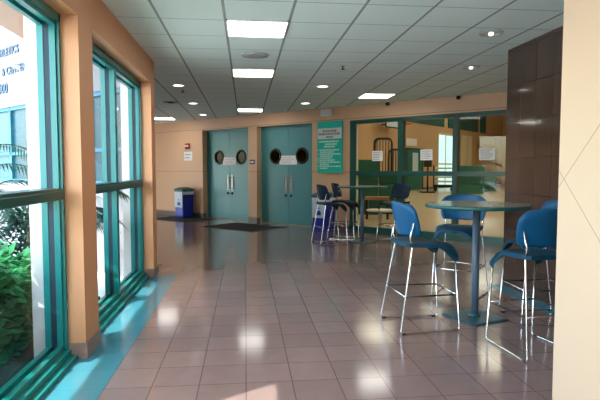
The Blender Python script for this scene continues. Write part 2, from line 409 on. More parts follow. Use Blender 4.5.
# canopy outside: its near end is cut on a slant, so the floor beside the viewer is sunlit
b = MB(); b.prism([(-3.42, 1.10), (-1.36, 2.33), (-1.36, 6.9), (-3.42, 8.8)], 3.4, 3.62)
struct(b.build('canopy', 'canopy'), 'tan canopy roof over the outside of the windows', 'canopy')
gp = MB(); gp.prism([(-45, -40), (45, -40), (45, -2.7), (-1.46, -2.7), (-1.46, 40), (-45, 40)], -.12, -.075)
struct(gp.build('ground', 'ground'), 'pale sunlit paving outside', 'ground')
struct(MB().box(-3.2, -1.6, -2.4, 5.8, -.075, -.02).build('planting_bed', 'soil'), 'dark soil bed below the hedge', 'ground')

# ------------------------------------------------------------------ far angled wall
D = 0.19      # recess of doors
OP = [(-11.215, -9.426), (-9.122, -7.345)]      # two double doors
GL0, GL1 = -6.297, -2.80                         # glazing
DT = 2.45
b = MB(WALL)
T = 0.30
top = 6.8
for s0, s1 in ((-15.6, OP[0][0]), (OP[0][1], OP[1][0]), (OP[1][1], GL0), (GL1, 0.85)):
    b.box(s0, s1, 0, T, 0, top)
b.box(OP[0][0], OP[0][1], 0, T, DT, top); b.box(OP[1][0], OP[1][1], 0, T, DT, top); b.box(GL0, GL1, 0, T, 2.44, top)
struct(b.build('wall_far', 'peach_far'), 'peach angled far wall with doors and glazing', 'wall')
b = MB(WALL)
for s0, s1 in ((-15.0, OP[0][0]), (OP[0][1], OP[1][0]), (OP[1][1], GL0)):
    b.box(s0, s1 + (.012 if s1 != GL0 else 0), -.014, .10, 0.0, .125)
struct(b.build('baseboard_far', 'base'), 'dark brown base along the far wall', 'baseboard')

def porthole_leaf(s0, s1, z0, z1, d0, d1, cs, cz, r, parent):
    mb = MB(WALL); bm = mb.bm; n = 28
    rows = []
    for d in (d0, d1):
        bo = [mb.v((s, d, z)) for s, z in ((s0, z0), (s1, z0), (s1, z1), (s0, z1))]
        ci = [mb.v((cs + r * math.cos(2 * PI * k / n), d, cz + r * math.sin(2 * PI * k / n))) for k in range(n)]
        ed = [bm.edges.new((bo[i], bo[(i + 1) % 4])) for i in range(4)] + [bm.edges.new((ci[k], ci[(k + 1) % n])) for k in range(n)]
        bmesh.ops.triangle_fill(bm, use_beauty=True, use_dissolve=False, edges=ed)
        rows.append((bo, ci))
    for i in range(4): mb.f([rows[0][0][i], rows[0][0][(i + 1) % 4], rows[1][0][(i + 1) % 4], rows[1][0][i]])
    for k in range(n): mb.f([rows[0][1][k], rows[0][1][(k + 1) % n], rows[1][1][(k + 1) % n], rows[1][1][k]])
    leaf = mb.build('door_leaf', 'door', parent)
    toward = Matrix.Rotation(PI / 2, 4, 'X')
    ring = MB(WALL); ring.lathe([(r - .025, .0), (r - .025, .016), (r + .012, .016), (r + .028, 0), (r - .025, 0)], 28, (cs, d0, cz), toward)
    ring.build('porthole_ring', 'brass', leaf)
    gl = MB(WALL); gl.lathe([(0, 0), (r, 0), (r, .006), (0, .006)], 28, (cs, (d0 + d1) / 2, cz), toward, smooth=False)
    gl.build('porthole_glass', 'glass_dark', leaf)
    return leaf

def double_door(n, s0, s1, label):
    fr = MB(WALL)
    fr.box(s0, s0 + .035, D - .02, D + .09, 0, DT); fr.box(s1 - .035, s1, D - .02, D + .09, 0, DT); fr.box(s0, s1, D - .02, D + .09, DT - .04, DT)
    root = struct(fr.build('door_%d' % n, 'door'), label, 'door')
    sm = (s0 + s1) / 2
    for side, a, c in ((-1, s0 + .035, sm - .003), (1, sm + .003, s1 - .035)):
        leaf = porthole_leaf(a, c, .012, DT - .04, D + .01, D + .055, (a + c) / 2 + side * .0, 1.70, .175, root)
        h = MB(WALL)
        hs = sm + side * .085
        h.tube([(hs, D + .01, 1.16), (hs, D - .05, 1.16), (hs, D - .05, .86), (hs, D + .01, .86)], .013, 8, .03)
        h.box(hs - .035, hs + .035, D + .0, D + .011, .80, 1.22)
        tag(h.build('pull_handle', 'dull_steel', leaf), 'steel pull handle')
        lk = MB(WALL); lk.lathe([(0, .03), (.028, .03), (.033, 0), (0, 0)], 16, (hs, D + .01, .72), Matrix.Rotation(PI / 2, 4, 'X'))
        lk.build('lock', 'black', leaf)
    return root
double_door(1, *OP[0], 'farther teal double door with round portholes, left of the blue plaque')
double_door(2, *OP[1], 'nearer teal double door with round portholes, beside the green wall sign')

# papers taped on the doors and on the glass
def notice(s0, s1, z0, z1, d, label, rows, group='paper notices', inkm='ink'):
    p = MB(WALL); p.box(s0, s1, d - .004, d, z0, z1)
    o = p.build('paper_notice', 'paper'); tag(o, label, 'notice', group)
    l = MB(WALL); w = s1 - s0; h = z1 - z0
    rnd = random.Random(round(s0 * 100))
    for i in range(rows):
        z = z1 - h * (i + 1.0) / (rows + 1)
        t = h / (rows + 1) * .34
        a = s0 + w * .1
        end = s1 - w * (.1 + .25 * rnd.random())
        while a < end:
            c = a + w * (.05 + .10 * rnd.random()); l.box(a, min(c, end), d - .006, d - .004, z - t / 2, z + t / 2); a = c + w * .03
    l.build('print', inkm, o)
sm1 = sum(OP[0]) / 2; sm2 = sum(OP[1]) / 2
notice(sm1 - .27, sm1 + .24, 1.49, 1.70, D + .006, 'wide white paper taped across the farther double door', 3, inkm='ink_red')
notice(sm2 - .29, sm2 + .27, 1.49, 1.71, D + .006, 'wide white paper taped across the nearer double door', 4, inkm='ink_red')
notice(-5.76, -5.50, 1.55, 1.765, .052, 'white paper on the leftmost pane of the glass partition', 5)
notice(-4.64, -4.385, 1.555, 1.77, .052, 'white paper on the middle pane of the glass partition', 5)
notice(-3.46, -3.16, 1.545, 1.765, .052, 'white paper on the right pane of the glass partition, next to the brown wall', 5)
notice(-12.02, -11.66, 1.62, 1.875, 0.0, 'white paper on the peach wall below the red fire alarm', 2, 'wall papers')

# glazing between hall and gym
g = MB(WALL)
ms = [(GL0, GL0 + .15), (-5.125, -5.01), (-3.955, -3.855), (-2.94, GL1)]
for a, c in ms: g.box(a, c, 0.0, .12, 0, 2.44)
g.box(GL0, GL1, 0, .12, 2.36, 2.44); g.box(GL0, GL1, -.02, .14, 0.0, .135)
g.box(GL0, GL1, -.006, .126, 1.243, 1.335)
root = struct(g.build('window_6', 'frame_dark'), 'dark green framed glass partition to the gym', 'window')
for (a0, a1), (c0, c1) in zip(ms, ms[1:]):
    for za, zb in ((.135, 1.243), (1.335, 2.36)):
        MB(WALL).box(a1, c0, .057, .063, za, zb).build('pane', 'glass_far', root)
cl = MB(WALL)
cl.box(GL0 + .145, GL0 + .165, .03, .09, .135, 2.36); cl.build('glazing_bead', 'cream', root)

# things on the far wall
e = MB(WALL); e.box(-7.176, -6.48, -.03, 0, 1.29, 2.455, .006); o = e.build('wall_sign', 'sign')
tag(o, 'tall teal green sign with white lettering on the peach pillar beside the doors', 'sign')
h = MB(WALL); h.box(-7.155, -6.50, -.034, -.03, 2.06, 2.30); hb = h.build('header_band', 'sign_head', o)
rnd = random.Random(4)
def text_rows(mb, rows, d, ragged=True):
    for z, t, a0, a1 in rows:
        a = a0
        while a < a1 - .01:
            c = min(a1, a + .02 + .075 * rnd.random()); mb.box(a, c, d - .003, d, z - t / 2, z + t / 2); a = c + .013
l = MB(WALL); text_rows(l, [(2.235, .05, -7.02, -6.62), (2.17, .05, -7.13, -6.53), (2.10, .04, -6.92, -6.72)], -.034); l.build('heading_print', 'ink', hb)
l = MB(WALL)
rows = [(2.0, .035, -7.12, -6.58), (1.94, .035, -6.95, -6.62), (1.885, .035, -6.98, -6.68)]
z = 1.81
for wdt in (.56, .40, .58, .38, .34, .42, .56, .26, .58, .22):
    rows.append((z, .028, -7.10, -7.10 + wdt)); z -= .046
text_rows(l, rows, -.03)
for zz in (1.81, 1.72, 1.63, 1.585, 1.535, 1.445): l.lathe([(0, .004), (.014, .004), (.014, 0), (0, 0)], 8, (-7.135, -.03, zz), Matrix.Rotation(PI / 2, 4, 'X'), smooth=False)
l.build('lettering', 'sign_text', o)

e = MB(WALL); e.box(-7.06, -6.76, -.06, 0, 2.575, 2.72, .008); o = e.build('wall_vent', 'white')
tag(o, 'small pale ribbed box above the green sign', 'vent')
l = MB(WALL)
for i in range(4): l.box(-7.04, -6.78, -.064, -.058, 2.60 + i * .028, 2.61 + i * .028)
l.build('louvre', 'grille', o)
e = MB(WALL); e.box(-9.365, -9.19, -.015, 0, 1.505, 1.62, .003); o = e.build('wall_plaque', 'plaque'); tag(o, 'small navy plaque on the pillar between the teal doors', 'plaque')
e = MB(WALL); e.box(-9.34, -9.215, -.017, -.015, 1.545, 1.575); e.build('print', 'paper', o)
e = MB(WALL); e.box(-11.93, -11.76, -.05, 0, 1.955, 2.115, .008); o = e.build('fire_alarm', 'red'); tag(o, 'small red fire alarm on the peach wall left of the doors', 'alarm')
e = MB(WALL); e.box(-11.925, -11.765, -.055, -.05, 2.02, 2.05); e.build('alarm_strobe', 'white', o)
e = MB(WALL); e.box(-11.90, -11.79, -.075, -.05, 1.965, 2.01, .004); e.build('alarm_horn', 'black', o)
for s, lab in ((-5.36, 'small dark sensor dome on the header above the left glass pane'), (-3.85, 'small dark sensor dome on the header toward the brown wall')):
    e = MB(WALL); e.box(s - .04, s + .04, -.02, 0, 2.695, 2.755, .004); o = e.build('sensor', 'black'); tag(o, lab, 'sensor')
    e = MB(WALL); e.lathe([(0, .06), (.025, .05), (.038, .02), (.038, 0), (0, 0)], 16, (s, -.02, 2.725), Matrix.Rotation(PI / 2, 4, 'X')); e.build('dome', 'black', o)

# ------------------------------------------------------------------ ceiling fittings
def panel(x0, y0, label, w=.566, l=.566):
    t = empty('ceiling_light', (x0 + w / 2, y0 + l / 2, HC - .012))
    tag(t, label, 'ceiling light', 'square fluorescent ceiling panels')
    f = MB()
    a, c = w / 2 + .012, l / 2 + .012
    f.box(-a, a, -c, -c + .016, 0, .011); f.box(-a, a, c - .016, c, 0, .011); f.box(-a, -a + .016, -c, c, 0, .011); f.box(a - .016, a, -c, c, 0, .011)
    f.build('frame', 'white', t)
    MB().box(-w / 2, w / 2, -l / 2, l / 2, .002, .010).build('diffuser', 'lamp', t)
panel(-.163, 4.898, 'largest lit square ceiling panel, nearest of the row on the left')
panel(-.163, 7.246, 'second lit square ceiling panel in the row on the left')
panel(-.163, 11.93, 'small lit ceiling panel in the row just before the teal doors')
panel(2.18, 9.33, 'lit square ceiling panel above the far bar table')
panel(-2.50, 14.2, 'lit ceiling panel at the far left past the window wall')
panel(-.163, 2.55, 'lit square ceiling panel overhead, out of the picture')
def downlight(x, y, label, lit=True):
    t = empty('downlight', (x, y, HC - .012)); tag(t, label, 'downlight', 'recessed round downlights')
    r = .085
    f = MB(); f.lathe([(r, .004), (r, .0), (r + .03, .0), (r + .036, .011), (r, .011), (r, .004)], 24); f.build('trim_ring', 'white' if lit else 'grille', t)
    f = MB(); f.lathe([(0, .006), (r, .006), (r, .010), (0, .010)], 24, smooth=False); f.build('lens', 'lamp_dim' if lit else 'steel', t)
    if not lit:
        f = MB(); f.lathe([(0, -.016), (.014, -.014), (.022, -.004), (.022, .006), (0, .006)], 16); f.build('bulb', 'lamp_dim', t)
downlight(-1.09, 8.74, 'lit round downlight nearest the end of the window wall')
downlight(-1.08, 11.07, 'middle of the three lit downlights in line on the left')
downlight(-1.06, 13.36, 'farthest of the three lit downlights in line on the left')
downlight(1.29, 8.59, 'lit round downlight in the middle of the ceiling above the far table')
downlight(1.26, 10.82, 'lit round downlight just in front of the green sign')
downlight(2.49, 5.09, 'dark rimmed downlight above the near bar table', False)
downlight(3.05, 6.79, 'dark rimmed downlight past the top of the brown tiled wall', False)
t = tag(empty('ceiling_speaker', (.124, 6.36, HC - .012)), 'round grey speaker grille between the first two ceiling panels', 'speaker')
f = MB(); f.lathe([(.145, 0), (.165, 0), (.17, .011), (.145, .011), (.145, 0)], 32); f.build('rim', 'grille', t)
f = MB(); f.lathe([(0, -.002), (.08, 0), (.145, .004), (.145, .011), (0, .011)], 32); f.build('mesh_cover', 'grille', t)
def sprinkler(x, y, label):
    t = tag(empty('sprinkler', (x, y, HC)), label, 'sprinkler', 'ceiling sprinkler heads')
    f = MB(); f.lathe([(0, -.004), (.03, -.003), (.04, 0), (0, 0)], 16); f.build('rose', 'steel', t)
    f = MB(); f.tube([(0, 0, -.003), (0, 0, -.04)], .009); f.lathe([(0, -.046), (.026, -.046), (.03, -.040), (0, -.040)], 12, smooth=False); f.build('head', 'black', t)
sprinkler(1.31, 6.91, 'dark sprinkler head in the middle of the ceiling')
sprinkler(-1.08, 9.28, 'dark sprinkler head behind the first downlight on the left')
sprinkler(-.13, 11.2, 'dark sprinkler head in front of the small far panel')
t = tag(empty('ceiling_vent', (-1.52, 10.95, HC - .01)), 'dark ceiling vent at the far left', 'vent')
f = MB(); f.lathe([(.06, 0), (.15, -.004), (.16, .009), (.06, .009), (.06, 0)], 24); f.build('ring', 'grille', t)
f = MB(); f.lathe([(0, -.02), (.06, -.012), (.07, .008), (0, .008)], 16); f.build('cone', 'black', t)

# ------------------------------------------------------------------ mats
def floor_mat(cx, cy, label):
    t = tag(empty('floor_mat', (cx, cy, 0), -PI / 4), label, 'mat', 'entrance mats')
    MB().box(-.80, .80, -.55, .55, .001, .010, .003).build('carpet', 'mat', t)
    e = MB(); e.box(-.85, .85, -.60, -.55, .001, .007); e.box(-.85, .85, .55, .60, .001, .007); e.box(-.85, -.80, -.55, .55, .001, .007); e.box(.80, .85, -.55, .55, .001, .007)
    e.build('rubber_edge', 'black', t)
floor_mat(-.066, 12.28, 'dark floor mat in front of the teal double doors, the nearer one')
floor_mat(-1.76, 14.42, 'dark floor mat by the left blue bin, partly past the window wall')

# ------------------------------------------------------------------ bins
def rect_loop(mb, w, d, z, r=.03, n=4):
    out = []
    for cx, cy, a0 in ((w - r, d - r, 0), (-w + r, d - r, 90), (-w + r, -d + r, 180), (w - r, -d + r, 270)):
        for k in range(n + 1):
            a = math.radians(a0 + 90 * k / n); out.append(mb.v((cx + r * math.cos(a), cy + r * math.sin(a), z)))
    return out
def loft(mb, loops, smooth=False):
    n = len(loops[0])
    for a, c in zip(loops, loops[1:]):
        for k in range(n): mb.f([a[k], a[(k + 1) % n], c[(k + 1) % n], c[k]])
    mb.f(loops[0][::-1]); mb.f(loops[-1])
def recycling_bin(loc, label):
    t = tag(empty('recycling_bin', loc, -PI / 4), label, 'bin', 'blue recycling bins')
    m = MB(); loft(m, [rect_loop(m, .165, .165, 0), rect_loop(m, .18, .18, .06), rect_loop(m, .195, .195, .76)]); m.build('body', 'bin', t)
    m = MB(); loft(m, [rect_loop(m, .205, .205, .755), rect_loop(m, .21, .21, .80), rect_loop(m, .19, .19, .825), rect_loop(m, .10, .10, .865)]); m.build('lid', 'bin_lid', t)
    def face_y(z): return -(.18 + .015 * (z - .06) / .70) - .004
    m = MB(); q = [m.v((x, face_y(z), z)) for x, z in ((-.165, .30), (.165, .30), (.175, .745), (-.175, .745))]
    r = [m.v((x, face_y(z) - .004, z)) for x, z in ((-.165, .30), (.165, .30), (.175, .745), (-.175, .745))]
    m.f(r)
    for i in range(4): m.f([q[i], q[(i + 1) % 4], r[(i + 1) % 4], r[i]])
    lb = m.build('poster', 'bin_label', t)
    m = MB(); yy = face_y(.5) - .012
    m.box(-.05, .07, yy, yy + .01, .36, .43); m.box(-.015, .05, yy, yy + .01, .43, .46); m.box(.0, .03, yy, yy + .01, .50, .53)
    m.build('poster_print', 'bin', lb)
    m = MB(); m.box(.197, .200, -.19, .19, .66, .745); m.build('side_label', 'bin_label', t)
recycling_bin((-1.735, 14.86, 0), 'blue bin with green lid by the far left mat and peach wall')
recycling_bin((1.735, 11.38, 0), 'blue bin with green lid below the green sign, behind the far stools')

# ------------------------------------------------------------------ bar tables
def bar_table(loc, rz, label):
    t = tag(empty('bar_table', loc, rz), label, 'table', 'round bar height tables')
    f = MB(); f.lathe([(0, 1.03), (.445, 1.03), (.448, 1.033), (.448, 1.0595), (.442, 1.062), (0, 1.062)], 64, smooth=False); tp = f.build('tabletop', 'top', t)
    f = MB(); f.lathe([(.446, 1.028), (.460, 1.031), (.464, 1.045), (.460, 1.058), (.446, 1.0615), (.446, 1.028)], 64); tag(f.build('edge_band', 'edge', tp), 'dark green edge band')
    f = MB(); f.lathe([(0, .012), (.034, .012), (.034, 1.02), (0, 1.02)], 24); f.build('pole', 'pole', t)
    f = MB(); f.box(-.15, .15, -.025, .025, 1.005, 1.028); f.box(-.025, .025, -.15, .15, 1.005, 1.028); f.build('top_bracket', 'black', t)
    f = MB(); loft(f, [rect_loop(f, .225, .225, .002, .05), rect_loop(f, .225, .225, .010, .05), rect_loop(f, .205, .205, .018, .05)])
    f.lathe([(.034, .018), (.055, .018), (.048, .035), (.034, .04)], 24)
    f.build('base_plate', 'plate', t)
    return t
bar_table((2.115, 4.53, 0), math.radians(19), 'nearest round bar table on a single pole, in front of the brown tiled wall')
bar_table((2.187, 9.51, 0), math.radians(30), 'smaller looking far round bar table in front of the glass partition')

# ------------------------------------------------------------------ bar stools (facing local +x)
def seat_z(x, y):
    ay = abs(y) / .215
    u = max(0.0, min(1.0, (x - .05) / .215)); u = u * u * (3 - 2 * u)
    z = .765 - .012 * (1 - ay ** 2)
    z -= u * (.02 + .105 * ay ** 3.0)
    z -= .008 * max(0, ay) ** 6
    return z
def make_stool(bm_, sm_):
    t = empty('bar_stool')
    nx, ny = 18, 16
    m = MB(); top = []; bot = []
    for i in range(nx + 1):
        x = -.20 + .46 * i / nx
        hw = .206 + .020 * math.sin(PI * min(1, max(0, i / nx))) + .010 * i / nx
        if i == 0: hw -= .022
        if i == nx: hw -= .006
        r1, r2 = [], []
        for j in range(ny + 1):
            y = hw * (-1 + 2 * j / ny)
            xx = x - (.018 * (1 - (y / hw) ** 2) if i == nx else 0) * -1 * (-1 if i == nx else 1)
            z = seat_z(xx, y)
            r1.append(m.v((xx, y, z))); r2.append(m.v((xx, y * .985, z - .030)))
        top.append(r1); bot.append(r2)
    for i in range(nx):
        for j in range(ny):
            for q in ([top[i][j], top[i + 1][j], top[i + 1][j + 1], top[i][j + 1]], [bot[i][j], bot[i][j + 1], bot[i + 1][j + 1], bot[i + 1][j]]):
                fc = m.f(q); fc.smooth = True
    for i in range(nx):
        m.f([top[i][0], bot[i][0], bot[i + 1][0], top[i + 1][0]]); m.f([top[i][ny], top[i + 1][ny], bot[i + 1][ny], bot[i][ny]])
    for j in range(ny):
        m.f([top[0][j], top[0][j + 1], bot[0][j + 1], bot[0][j]]); m.f([top[nx][j], bot[nx][j], bot[nx][j + 1], top[nx][j + 1]])
    m.build('seat', sm_, t)
    # curved back shell: rounded crown, narrower foot, wraps forward at the sides
    m = MB(); fr_, bk_ = [], []
    nu, nv = 16, 12
    for i in range(nv + 1):
        v = i / nv
        rf, rb = [], []
        for j in range(nu + 1):
            u = -1 + 2 * j / nu
            hw = .208 + .044 * math.sin(PI * (.12 + .62 * v))
            if v > .72: hw *= math.sqrt(max(0.0, 1 - ((v - .72) / .28 * .62) ** 2))
            if v < .12: hw *= .94 + .06 * v / .12
            zt = .812 + .288 * v - .022 * u * u * v + .012 * u * u * (1 - v)
            y = hw * u
            x = -.180 - .060 * v + .090 * (u * u) * (1 - .15 * v)
            rf.append(m.v((x + .008, y, zt))); rb.append(m.v((x - .008, y, zt)))
        fr_.append(rf); bk_.append(rb)
    for i in range(nv):
        for j in range(nu):
            for q in ([fr_[i][j], fr_[i][j + 1], fr_[i + 1][j + 1], fr_[i + 1][j]], [bk_[i][j], bk_[i + 1][j], bk_[i + 1][j + 1], bk_[i][j + 1]]):
                fc = m.f(q); fc.smooth = True
        m.f([fr_[i][0], fr_[i + 1][0], bk_[i + 1][0], bk_[i][0]]); m.f([fr_[i][nu], bk_[i][nu], bk_[i + 1][nu], fr_[i + 1][nu]])
    for j in range(nu):
        m.f([fr_[0][j], bk_[0][j], bk_[0][j + 1], fr_[0][j + 1]]); m.f([fr_[nv][j], fr_[nv][j + 1], bk_[nv][j + 1], bk_[nv][j]])
    bk = m.build('backrest', bm_, t)
    for s in (-1, 1):
        m = MB()
        m.tube([(.232, s * .196, .648), (.275, s * .216, .010), (-.268, s * .250, .010), (-.150, s * .196, .742), (-.178, s * .204, .80), (-.140, s * .214, .95)], .0076, 10, .028)
        fm = m.build('leg_frame', 'chrome', t)
        g = MB(); g.tube([(.250, s * .213, .0095), (.215, s * .2155, .0095)], .0095, 8); g.build('foot_glide', 'black', fm)
        g = MB(); g.tube([(-.255, s * .249, .0095), (-.22, s * .2465, .0095)], .0095, 8); g.build('foot_glide', 'black', fm)
        m = MB(); m.tube([(.247, s * .205, .315), (-.219, s * .229, .315)], .007, 8); m.build('stretcher', 'black', t)
    m = MB(); m.tube([(.247, -.205, .315), (.247, .205, .315)], .008, 8); tag(m.build('footrest', 'chrome', t), 'chrome footrest bar')
    m = MB(); m.tube([(-.219, -.229, .315), (-.219, .229, .315)], .007, 8); m.build('stretcher', 'chrome', t)
    m = MB(); m.tube([(.10, -.19, .72), (.10, .19, .72)], .009, 8); m.tube([(-.15, -.194, .735), (-.15, .194, .735)], .009, 8); m.build('seat_support', 'black', t)
    return t
near = make_stool('chair_back', 'chair_seat')
near_spots = [
    (1.52, 4.352, 4, 'bright blue bar stool left of the near table, its back toward the camera'),
    (2.325, 5.38, 232, 'blue bar stool behind the near table, facing the camera'),
    (2.185, 3.68, 98, 'blue bar stool closest to the camera, half cut off by the bright wall'),
    (2.68, 4.42, 178, 'blue bar stool mostly hidden at the right, against the brown tiled wall')]
for i, (x, y, a, lab) in enumerate(near_spots):
    o = near if i == 0 else copy_tree(near)
    o.location = (x, y, 0); o.rotation_euler = (0, 0, math.radians(a)); tag(o, lab, 'stool', 'blue bar stools around the near table')
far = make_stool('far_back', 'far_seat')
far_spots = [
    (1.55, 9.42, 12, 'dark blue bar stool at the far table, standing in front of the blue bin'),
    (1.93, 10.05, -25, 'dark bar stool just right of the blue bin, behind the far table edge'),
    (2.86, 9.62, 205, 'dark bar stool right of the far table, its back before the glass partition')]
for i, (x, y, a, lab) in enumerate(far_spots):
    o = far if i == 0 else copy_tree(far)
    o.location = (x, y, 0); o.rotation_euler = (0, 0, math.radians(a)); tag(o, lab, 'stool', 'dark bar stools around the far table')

# ------------------------------------------------------------------ gym behind the glass
GS0, GS1, GT = -22 / R2, 8.0, 39.5            # along s, depth
GZ = 6.6
struct(MB(WALL).box(GS0 - .2, GS1 + .2, .30, GT + .2, -.06, 0).build('floor_gym', 'gym_floor'), 'pale wooden gym floor', 'floor')
struct(MB(WALL).box(GS0 - .2, GS1 + .2, .0, GT + .2, GZ, GZ + .2).build('ceiling_gym', 'gym_white'), 'white ceiling of the gym', 'ceiling')
struct(MB(WALL).box(GS0 - .2, GS0, .30, GT, 0, GZ).build('wall_gym_side', 'gym_wall'), 'tan side wall of the gym', 'wall')
struct(MB(WALL).box(GS1, GS1 + .2, .30, GT, 0, GZ).build('wall_gym_right', 'gym_wall'), 'tan right wall of the gym, out of view', 'wall')
struct(MB(WALL).box(GS0 - .2, GS1 + .2, GT, GT + .2, 0, GZ).build('wall_gym_back', 'gym_wall'), 'tan back wall of the gym', 'wall')
b = MB(WALL); b.box(.7, GS1 + .2, 0.0, .3, 0, GZ); struct(b.build('wall_gym_front', 'gym_wall'), 'tan front wall of the gym, out of view', 'wall')
struct(MB(WALL).box(GS0, GS0 + .02, .3, GT, 0, .12).build('baseboard_gym', 'frame_dark'), 'dark base of the gym wall', 'baseboard')
G = WALL @ Matrix.Translation((GS0, 0, 0))        # local x off the side wall, y depth
def gd(x, y): return (x + y - K) / R2               # world point on the wall -> depth
# acoustic panels
def gpanel(x0, x1, z0, z1, label):
    d0, d1 = gd(x0, x0 + 22), gd(x1, x1 + 22)
    m = MB(G); m.box(.004, .08, d0, min(d1, GT - .15), z0, z1, .01); o = m.build('acoustic_panel', 'gym_panel'); tag(o, label, 'panel', 'green acoustic panels high on the gym wall')
gpanel(3.4, 9.7, 4.42, 6.2, 'long green panel high on the gym wall, leftmost')
gpanel(10.0, 14.3, 4.42, 6.2, 'green panel high on the gym wall, above the daylit opening')
gpanel(14.85, 15.9, 4.42, 6.2, 'narrow green panel high on the gym wall beside the mullion')
gpanel(16.2, 19.1, 4.42, 6.2, 'green panel high on the gym wall in the right pane')
gpanel(19.5, 20.4, 4.42, 6.0, 'narrowest green panel high on the gym wall near the corner')
for s0, s1, lab in ((-15.0, -14.2, 'dark green panel on the gym back wall beside the corner'), (-13.9, -13.0, 'dark green panel on the gym back wall next to the brown wall edge')):
    m = MB(WALL); m.box(s0, s1, GT - .1, GT - .004, 4.3, 5.9, .01); tag(m.build('acoustic_panel', 'gym_panel'), lab, 'panel', 'green acoustic panels high on the gym wall')
# door in side wall
d0, d1 = gd(10.2, 32.2), gd(11.95, 33.95)
m = MB(G); m.box(0, .08, d0, d0 + .12, 0, 2.75); m.box(0, .08, d1 - .12, d1, 0, 2.75); m.box(0, .08, d0, d1, 2.63, 2.75)
r = struct(m.build('door_3', 'gym_panel'), 'green door in the gym side wall', 'door')
MB(G).box(0, .05, d0 + .12, d1 - .12, 0, 2.63).build('door_leaf', 'gym_green2', r)
MB(G).box(.05, .056, d0 + .9, d0 + 1.7, 1.1, 2.45).build('door_pane', 'board', r)  # pale patch painted for the light reflected on the leaf
m = MB(G); m.box(0, .05, d0 + .1, d0 + 1.5, 2.9, 3.35, .01); o = m.build('wall_panel_sign', 'white'); tag(o, 'pale blank board above the green gym door', 'board')
# daylit opening
d0, d1 = gd(13.66, 35.66), gd(15.55, 37.55)
m = MB(G); m.box(0, .08, d0 - .12, d0, 0, 3.95); m.box(0, .08, d1, d1 + .12, 0, 3.95); m.box(0, .08, d0, d1, 3.83, 3.95); m.box(0, .07, d0 + 1.2, d0 + 1.3, 0, 3.83); m.box(0, .07, d0, d1, 1.7, 1.8)
r = struct(m.build('window_7', 'cream'), 'bright daylit window in the gym wall', 'window')
MB(G).box(0, .03, d0, d1, .1, 3.83).build('pane', 'daylight', r)
# pale double door
d0, d1 = gd(16.8, 38.8), gd(18.2, 40.2)
m = MB(G); m.box(0, .06, d0, d1, 0, 4.0, .01); r = struct(m.build('door_4', 'cream'), 'tall cream door in the gym wall', 'door')
MB(G).box(.06, .075, (d0 + d1) / 2 - .02, (d0 + d1) / 2 + .02, 0, 3.9).build('door_seam', 'wood', r)
# tan wooden frame/notice board
d0, d1 = gd(19.0, 41.0), gd(22.5, 44.5)
m = MB(G); m.box(.004, .1, d0, d0 + .35, .15, 3.5); m.box(.004, .1, d1 - .35, d1, .15, 3.5); m.box(.004, .1, d0, d1, 3.2, 3.5)
o = m.build('display_case', 'wood'); tag(o, 'brown wooden frame on the gym wall behind the right paper notice', 'frame')
m = MB(G)
m.box(.004, .05, d0 + .35, d1 - .35, .15, 3.2); m.build('panel', 'gym_wall2', o)
for i in range(5):
    m = MB(G); m.box(.05, .08, d0 + .75 + i * .75, d0 + .95 + i * .75, .15, 3.2); m.build('slat', 'wood', o)
# backboard with hoop
P = Vector((8.2, 30.2, 0)); dB = gd(8.2, 30.2)
t = tag(empty('basketball_backboard', G @ Vector((0, dB, 3.95)), PI / 4), 'basketball backboard and orange hoop high on the gym wall at the left', 'backboard')
# local frame: x along depth (world direction (1,1)), y pointing back to the wall
m = MB(); m.box(-.72, .72, -.60, -.56, -.10, .40, .01); bb = m.build('board', 'board', t)
m = MB()
for q in ((-.76, .76, -.16, -.10), (-.76, .76, .40, .46)): m.box(q[0], q[1], -.61, -.55, q[2], q[3])
m.box(-.76, -.70, -.61, -.55, -.16, .46); m.box(.70, .76, -.61, -.55, -.16, .46); m.build('board_frame', 'black', bb)
m = MB(); m.box(-.3, -.22, -.56, 0, .0, .08); m.box(.22, .3, -.56, 0, .0, .08); m.build('bracket', 'black', t)
m = MB(); m.tube([(.98 + .34 * math.cos(2 * PI * k / 20), -.95 + .34 * math.sin(2 * PI * k / 20), .16) for k in range(21)], .05, 8); m.tube([(.6, -.62, .16), (.8, -.8, .16)], .05, 8); m.build('hoop', 'orange', t)

def ray_at(px, py_depth):
    """point on the floor along the image column px at forward distance"""
    yaw = math.atan(54.5 / 515); f = py_depth; rgt = (px - 300) / 515 * py_depth
    return Vector((math.sin(yaw) * f + math.cos(yaw) * rgt, math.cos(yaw) * f - math.sin(yaw) * rgt, 0))
# equipment racks of upright bars
def rack(px, dep, w, h, label):
    t = tag(empty('equipment_rack', ray_at(px, dep), -math.radians(18)), label, 'rack', 'dark racks of upright bars in the gym')
    m = MB(); m.tube([(-w / 2, 0, .05), (-w / 2, 0, h), (w / 2, 0, h), (w / 2, 0, .05)], .03, 8, .2); m.tube([(-w / 2, .5, .05), (-w / 2, .5, h), (w / 2, .5, h), (w / 2, .5, .05)], .03, 8, .2)
    for s in (-1, 1): m.tube([(s * w / 2, -.05, .06), (s * w / 2, .55, .06)], .03, 8)
    m.build('frame', 'black', t)
    for i in range(5):
        x = -w / 2 + w * (i + 1) / 6
        m = MB(); m.tube([(x, 0, .3), (x, 0, h)], .017, 6); m.build('bar', 'black', t)
    m = MB(); m.box(-w / 2, w / 2, 0, .5, .28, .33); m.build('shelf', 'black', t)
rack(382.5, 18.5, .62, 2.48, 'tall dark rack of upright bars left in the gym, behind the paper notice')
rack(395.5, 19.5, .55, 2.12, 'shorter dark rack of bars right of the taller one in the gym')
